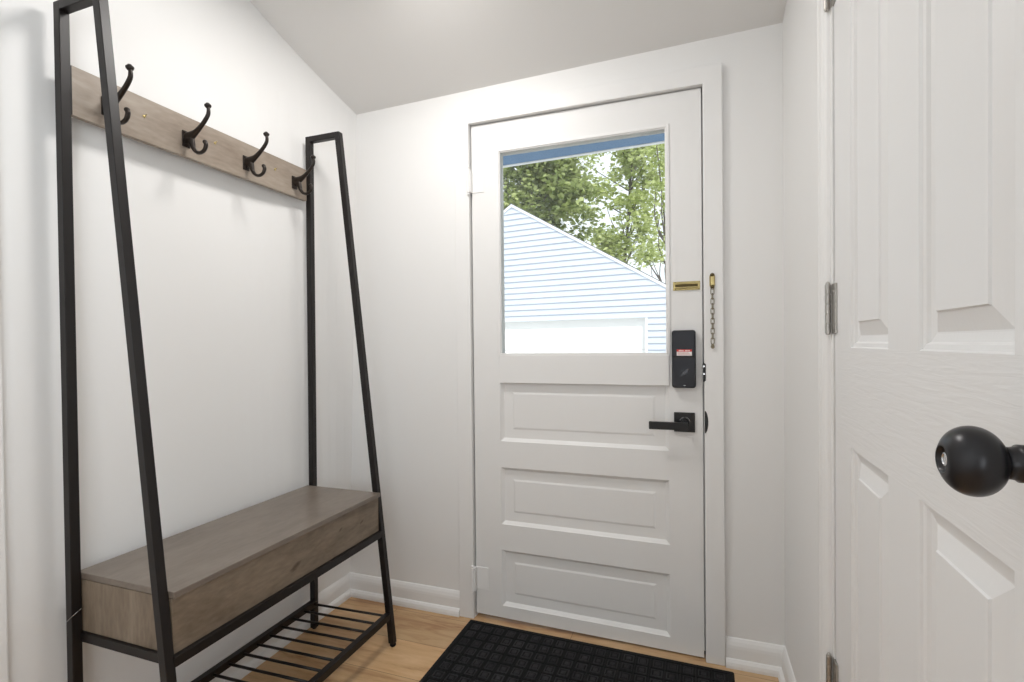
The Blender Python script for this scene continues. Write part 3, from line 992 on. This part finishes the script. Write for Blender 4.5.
# siding courses, each lapped over the one below
while z < ZP - .01:
    z2 = min(z + ex, ZP - .002)
    spans = [(-rake(z), rake(z), -rake(z2), rake(z2))]
    if z2 <= DZ1 + .035:
        spans = [(-half, DX0 - .035, -half, DX0 - .035), (DX1 + .035, half, DX1 + .035, half)]
    for a0, a1, c0, c1 in spans:
        m.add([Gp(a0, z, .0), Gp(a1, z, .0), Gp(a1, z, .022), Gp(a0, z, .022), Gp(c0, z2, .0), Gp(c1, z2, .0), Gp(c1, z2, .003), Gp(c0, z2, .003)],
              [(0, 1, 2, 3), (3, 2, 6, 7), (0, 3, 7, 4), (1, 5, 6, 2)])
    z += ex
wl = m.build('siding', SIDING, gl)
m = MB()
for s in (-1, 1):
    q = lambda d: [Gp(0, ZP + .020, d), Gp(0, ZP - .028, d), Gp(s * (half + .3), EZ - .3 * SL - .028, d), Gp(s * (half + .3), EZ - .3 * SL + .020, d)]
    m.loft([q(.002), q(.030)])
m.build('rake_board', SIDEDGE, gl)
m = MB()
m.loft([[Gp(DX0 - .035, -.6, .018), Gp(DX0, -.6, .018), Gp(DX0, DZ1, .018), Gp(DX1, DZ1, .018), Gp(DX1, -.6, .018), Gp(DX1 + .035, -.6, .018), Gp(DX1 + .035, DZ1 + .035, .018), Gp(DX0 - .035, DZ1 + .035, .018)],
        [Gp(DX0 - .035, -.6, -.14), Gp(DX0, -.6, -.14), Gp(DX0, DZ1, -.14), Gp(DX1, DZ1, -.14), Gp(DX1, -.6, -.14), Gp(DX1 + .035, -.6, -.14), Gp(DX1 + .035, DZ1 + .035, -.14), Gp(DX0 - .035, DZ1 + .035, -.14)]])
m.build('door_frame', SIDEDGE, gl)
m = MB()
for k in range(4):
    z0 = -.6 + k * .54
    m.loft([[Gp(DX0, z0, -.07), Gp(DX1, z0, -.07), Gp(DX1, z0 + .535, -.07), Gp(DX0, z0 + .535, -.07)], [Gp(DX0, z0, -.13), Gp(DX1, z0, -.13), Gp(DX1, z0 + .535, -.13), Gp(DX0, z0 + .535, -.13)]])
m.build('overhead_door', GDOOR, gl)
m = MB()
for s in (-1, 1):
    a = [Gp(0, ZP + .032, .034), Gp(s * (half + .36), EZ - .36 * SL + .032, .034), Gp(s * (half + .36), EZ - .36 * SL + .0205, .034), Gp(0, ZP + .0205, .034)]
    m.loft([a, [p - gn * 6 for p in a]])
m.build('roof', ROOFM, gl)
m = MB()
a = [Gp(-half, -.6, 0), Gp(half, -.6, 0), Gp(half, EZ, 0), Gp(0, ZP, 0), Gp(-half, EZ, 0)]
m.add([p - gn * .15 for p in a] + [p - gn * 5.8 for p in a], [(5, 6, 7, 8, 9), (0, 1, 6, 5), (1, 2, 7, 6), (4, 0, 5, 9)])
m.build('side_wall', SIDING, gl)

# trees
def tree(base, lean, height, crown, ncl, nl, lsize, leafm, label, seed, trunk_r=.13, clr=.5):
    """crown: list of (centre, radii)"""
    R_ = random.Random(seed)
    b = Vector(base)
    t = thing('leafy_tree', b, label, 'tree', 'trees beyond the garage')
    top = b + Vector((lean[0], lean[1], height))
    m = MB()
    tp = cat([b, b + (top - b) * .3 + Vector((R_.uniform(-.15, .15), 0, 0)), b + (top - b) * .65 + Vector((R_.uniform(-.2, .2), 0, 0)), top], 4)
    m.tube(tp, [trunk_r * (1 - .8 * k / (len(tp) - 1)) for k in range(len(tp))], 8)
    tr = m.build('trunk', BARK, t, smooth=True)
    cl = []
    for k in range(ncl):
        c, r = crown[k % len(crown)]
        while True:
            q = Vector((R_.uniform(-1, 1), R_.uniform(-1, 1), R_.uniform(-1, 1)))
            if .15 < q.length < 1:
                break
        cl.append(Vector(c) + Vector((q.x * r[0], q.y * r[1], q.z * r[2])))
    m = MB()
    for c in cl[::2]:
        f = max(.15, min(.92, (c.z - b.z - .8) / height))
        s = tp[int(f * (len(tp) - 1))]
        mid = (s + c) / 2 + Vector((R_.uniform(-.2, .2), R_.uniform(-.2, .2), R_.uniform(-.25, .1)))
        m.tube(cat([s, mid, c], 3), [.035, .03, .026, .02, .015, .010, .006], 5)
    m.build('branch', BARK, t, smooth=True)
    vs, fs = [], []
    for c in cl:
        rr_ = clr * R_.uniform(.7, 1.25)
        for k in range(nl):
            d = Vector((R_.gauss(0, .5), R_.gauss(0, .5), R_.gauss(0, .28)))
            p = c + d * rr_
            ax = Vector((R_.uniform(-1, 1), R_.uniform(-1, 1), R_.uniform(-.7, .3))).normalized()
            nr = Vector((R_.gauss(0, .5), R_.gauss(0, .5), 1)).normalized()
            sd = ax.cross(nr).normalized()
            l = lsize * R_.uniform(.7, 1.3)
            n = len(vs)
            vs += [p, p + ax * l * .45 + sd * l * .38, p + ax * l, p + ax * l * .45 - sd * l * .38, ]
            fs += [(n, n + 1, n + 2, n + 3)]
    m = MB(); m.v = vs; m.f = fs; m.m = [0] * len(fs)
    off = t.location
    me = bpy.data.meshes.new('foliage')
    me.from_pydata([p - off for p in vs], [], fs)
    me.materials.append(leafm)
    o = bpy.data.objects.new('foliage', me); C.objects.link(o); o.parent = t
    o['kind'] = 'stuff'
    return t
tree((-5.2, 16.0, -.6), (.3, 0), 10.5, [((-5.4, 16, 6.6), (2.2, 2.0, 3.4)), ((-3.9, 15.6, 5.4), (1.6, 1.8, 2.4)), ((-4.2, 15.6, 8.0), (1.6, 1.6, 1.5))], 140, 140, .19, LEAF1,
     'dense darker green tree rising behind the garage peak', 3, .15, .6)
tree((-2.1, 21.5, -.6), (.3, 0), 13.2, [((-2.6, 21.2, 9.0), (2.4, 1.7, 2.4)), ((-2.0, 20.9, 5.8), (1.6, 1.5, 2.0)), ((-.9, 20.9, 9.6), (1.6, 1.4, 1.5))], 76, 105, .215, LEAF2,
     'bright green tree with gaps of sky behind the garage roof slope', 8, .12, .65)
tree((.35, 14.6, -.6), (-.55, 0), 8.6, [((0, 14.6, 4.8), (.8, 1.0, 1.5)), ((-.3, 14.5, 7.0), (1.0, 1.1, 1.2))], 26, 70, .14, LEAF2,
     'thin sparse tree with bare dark stems at the low end of the garage roof', 5, .06)
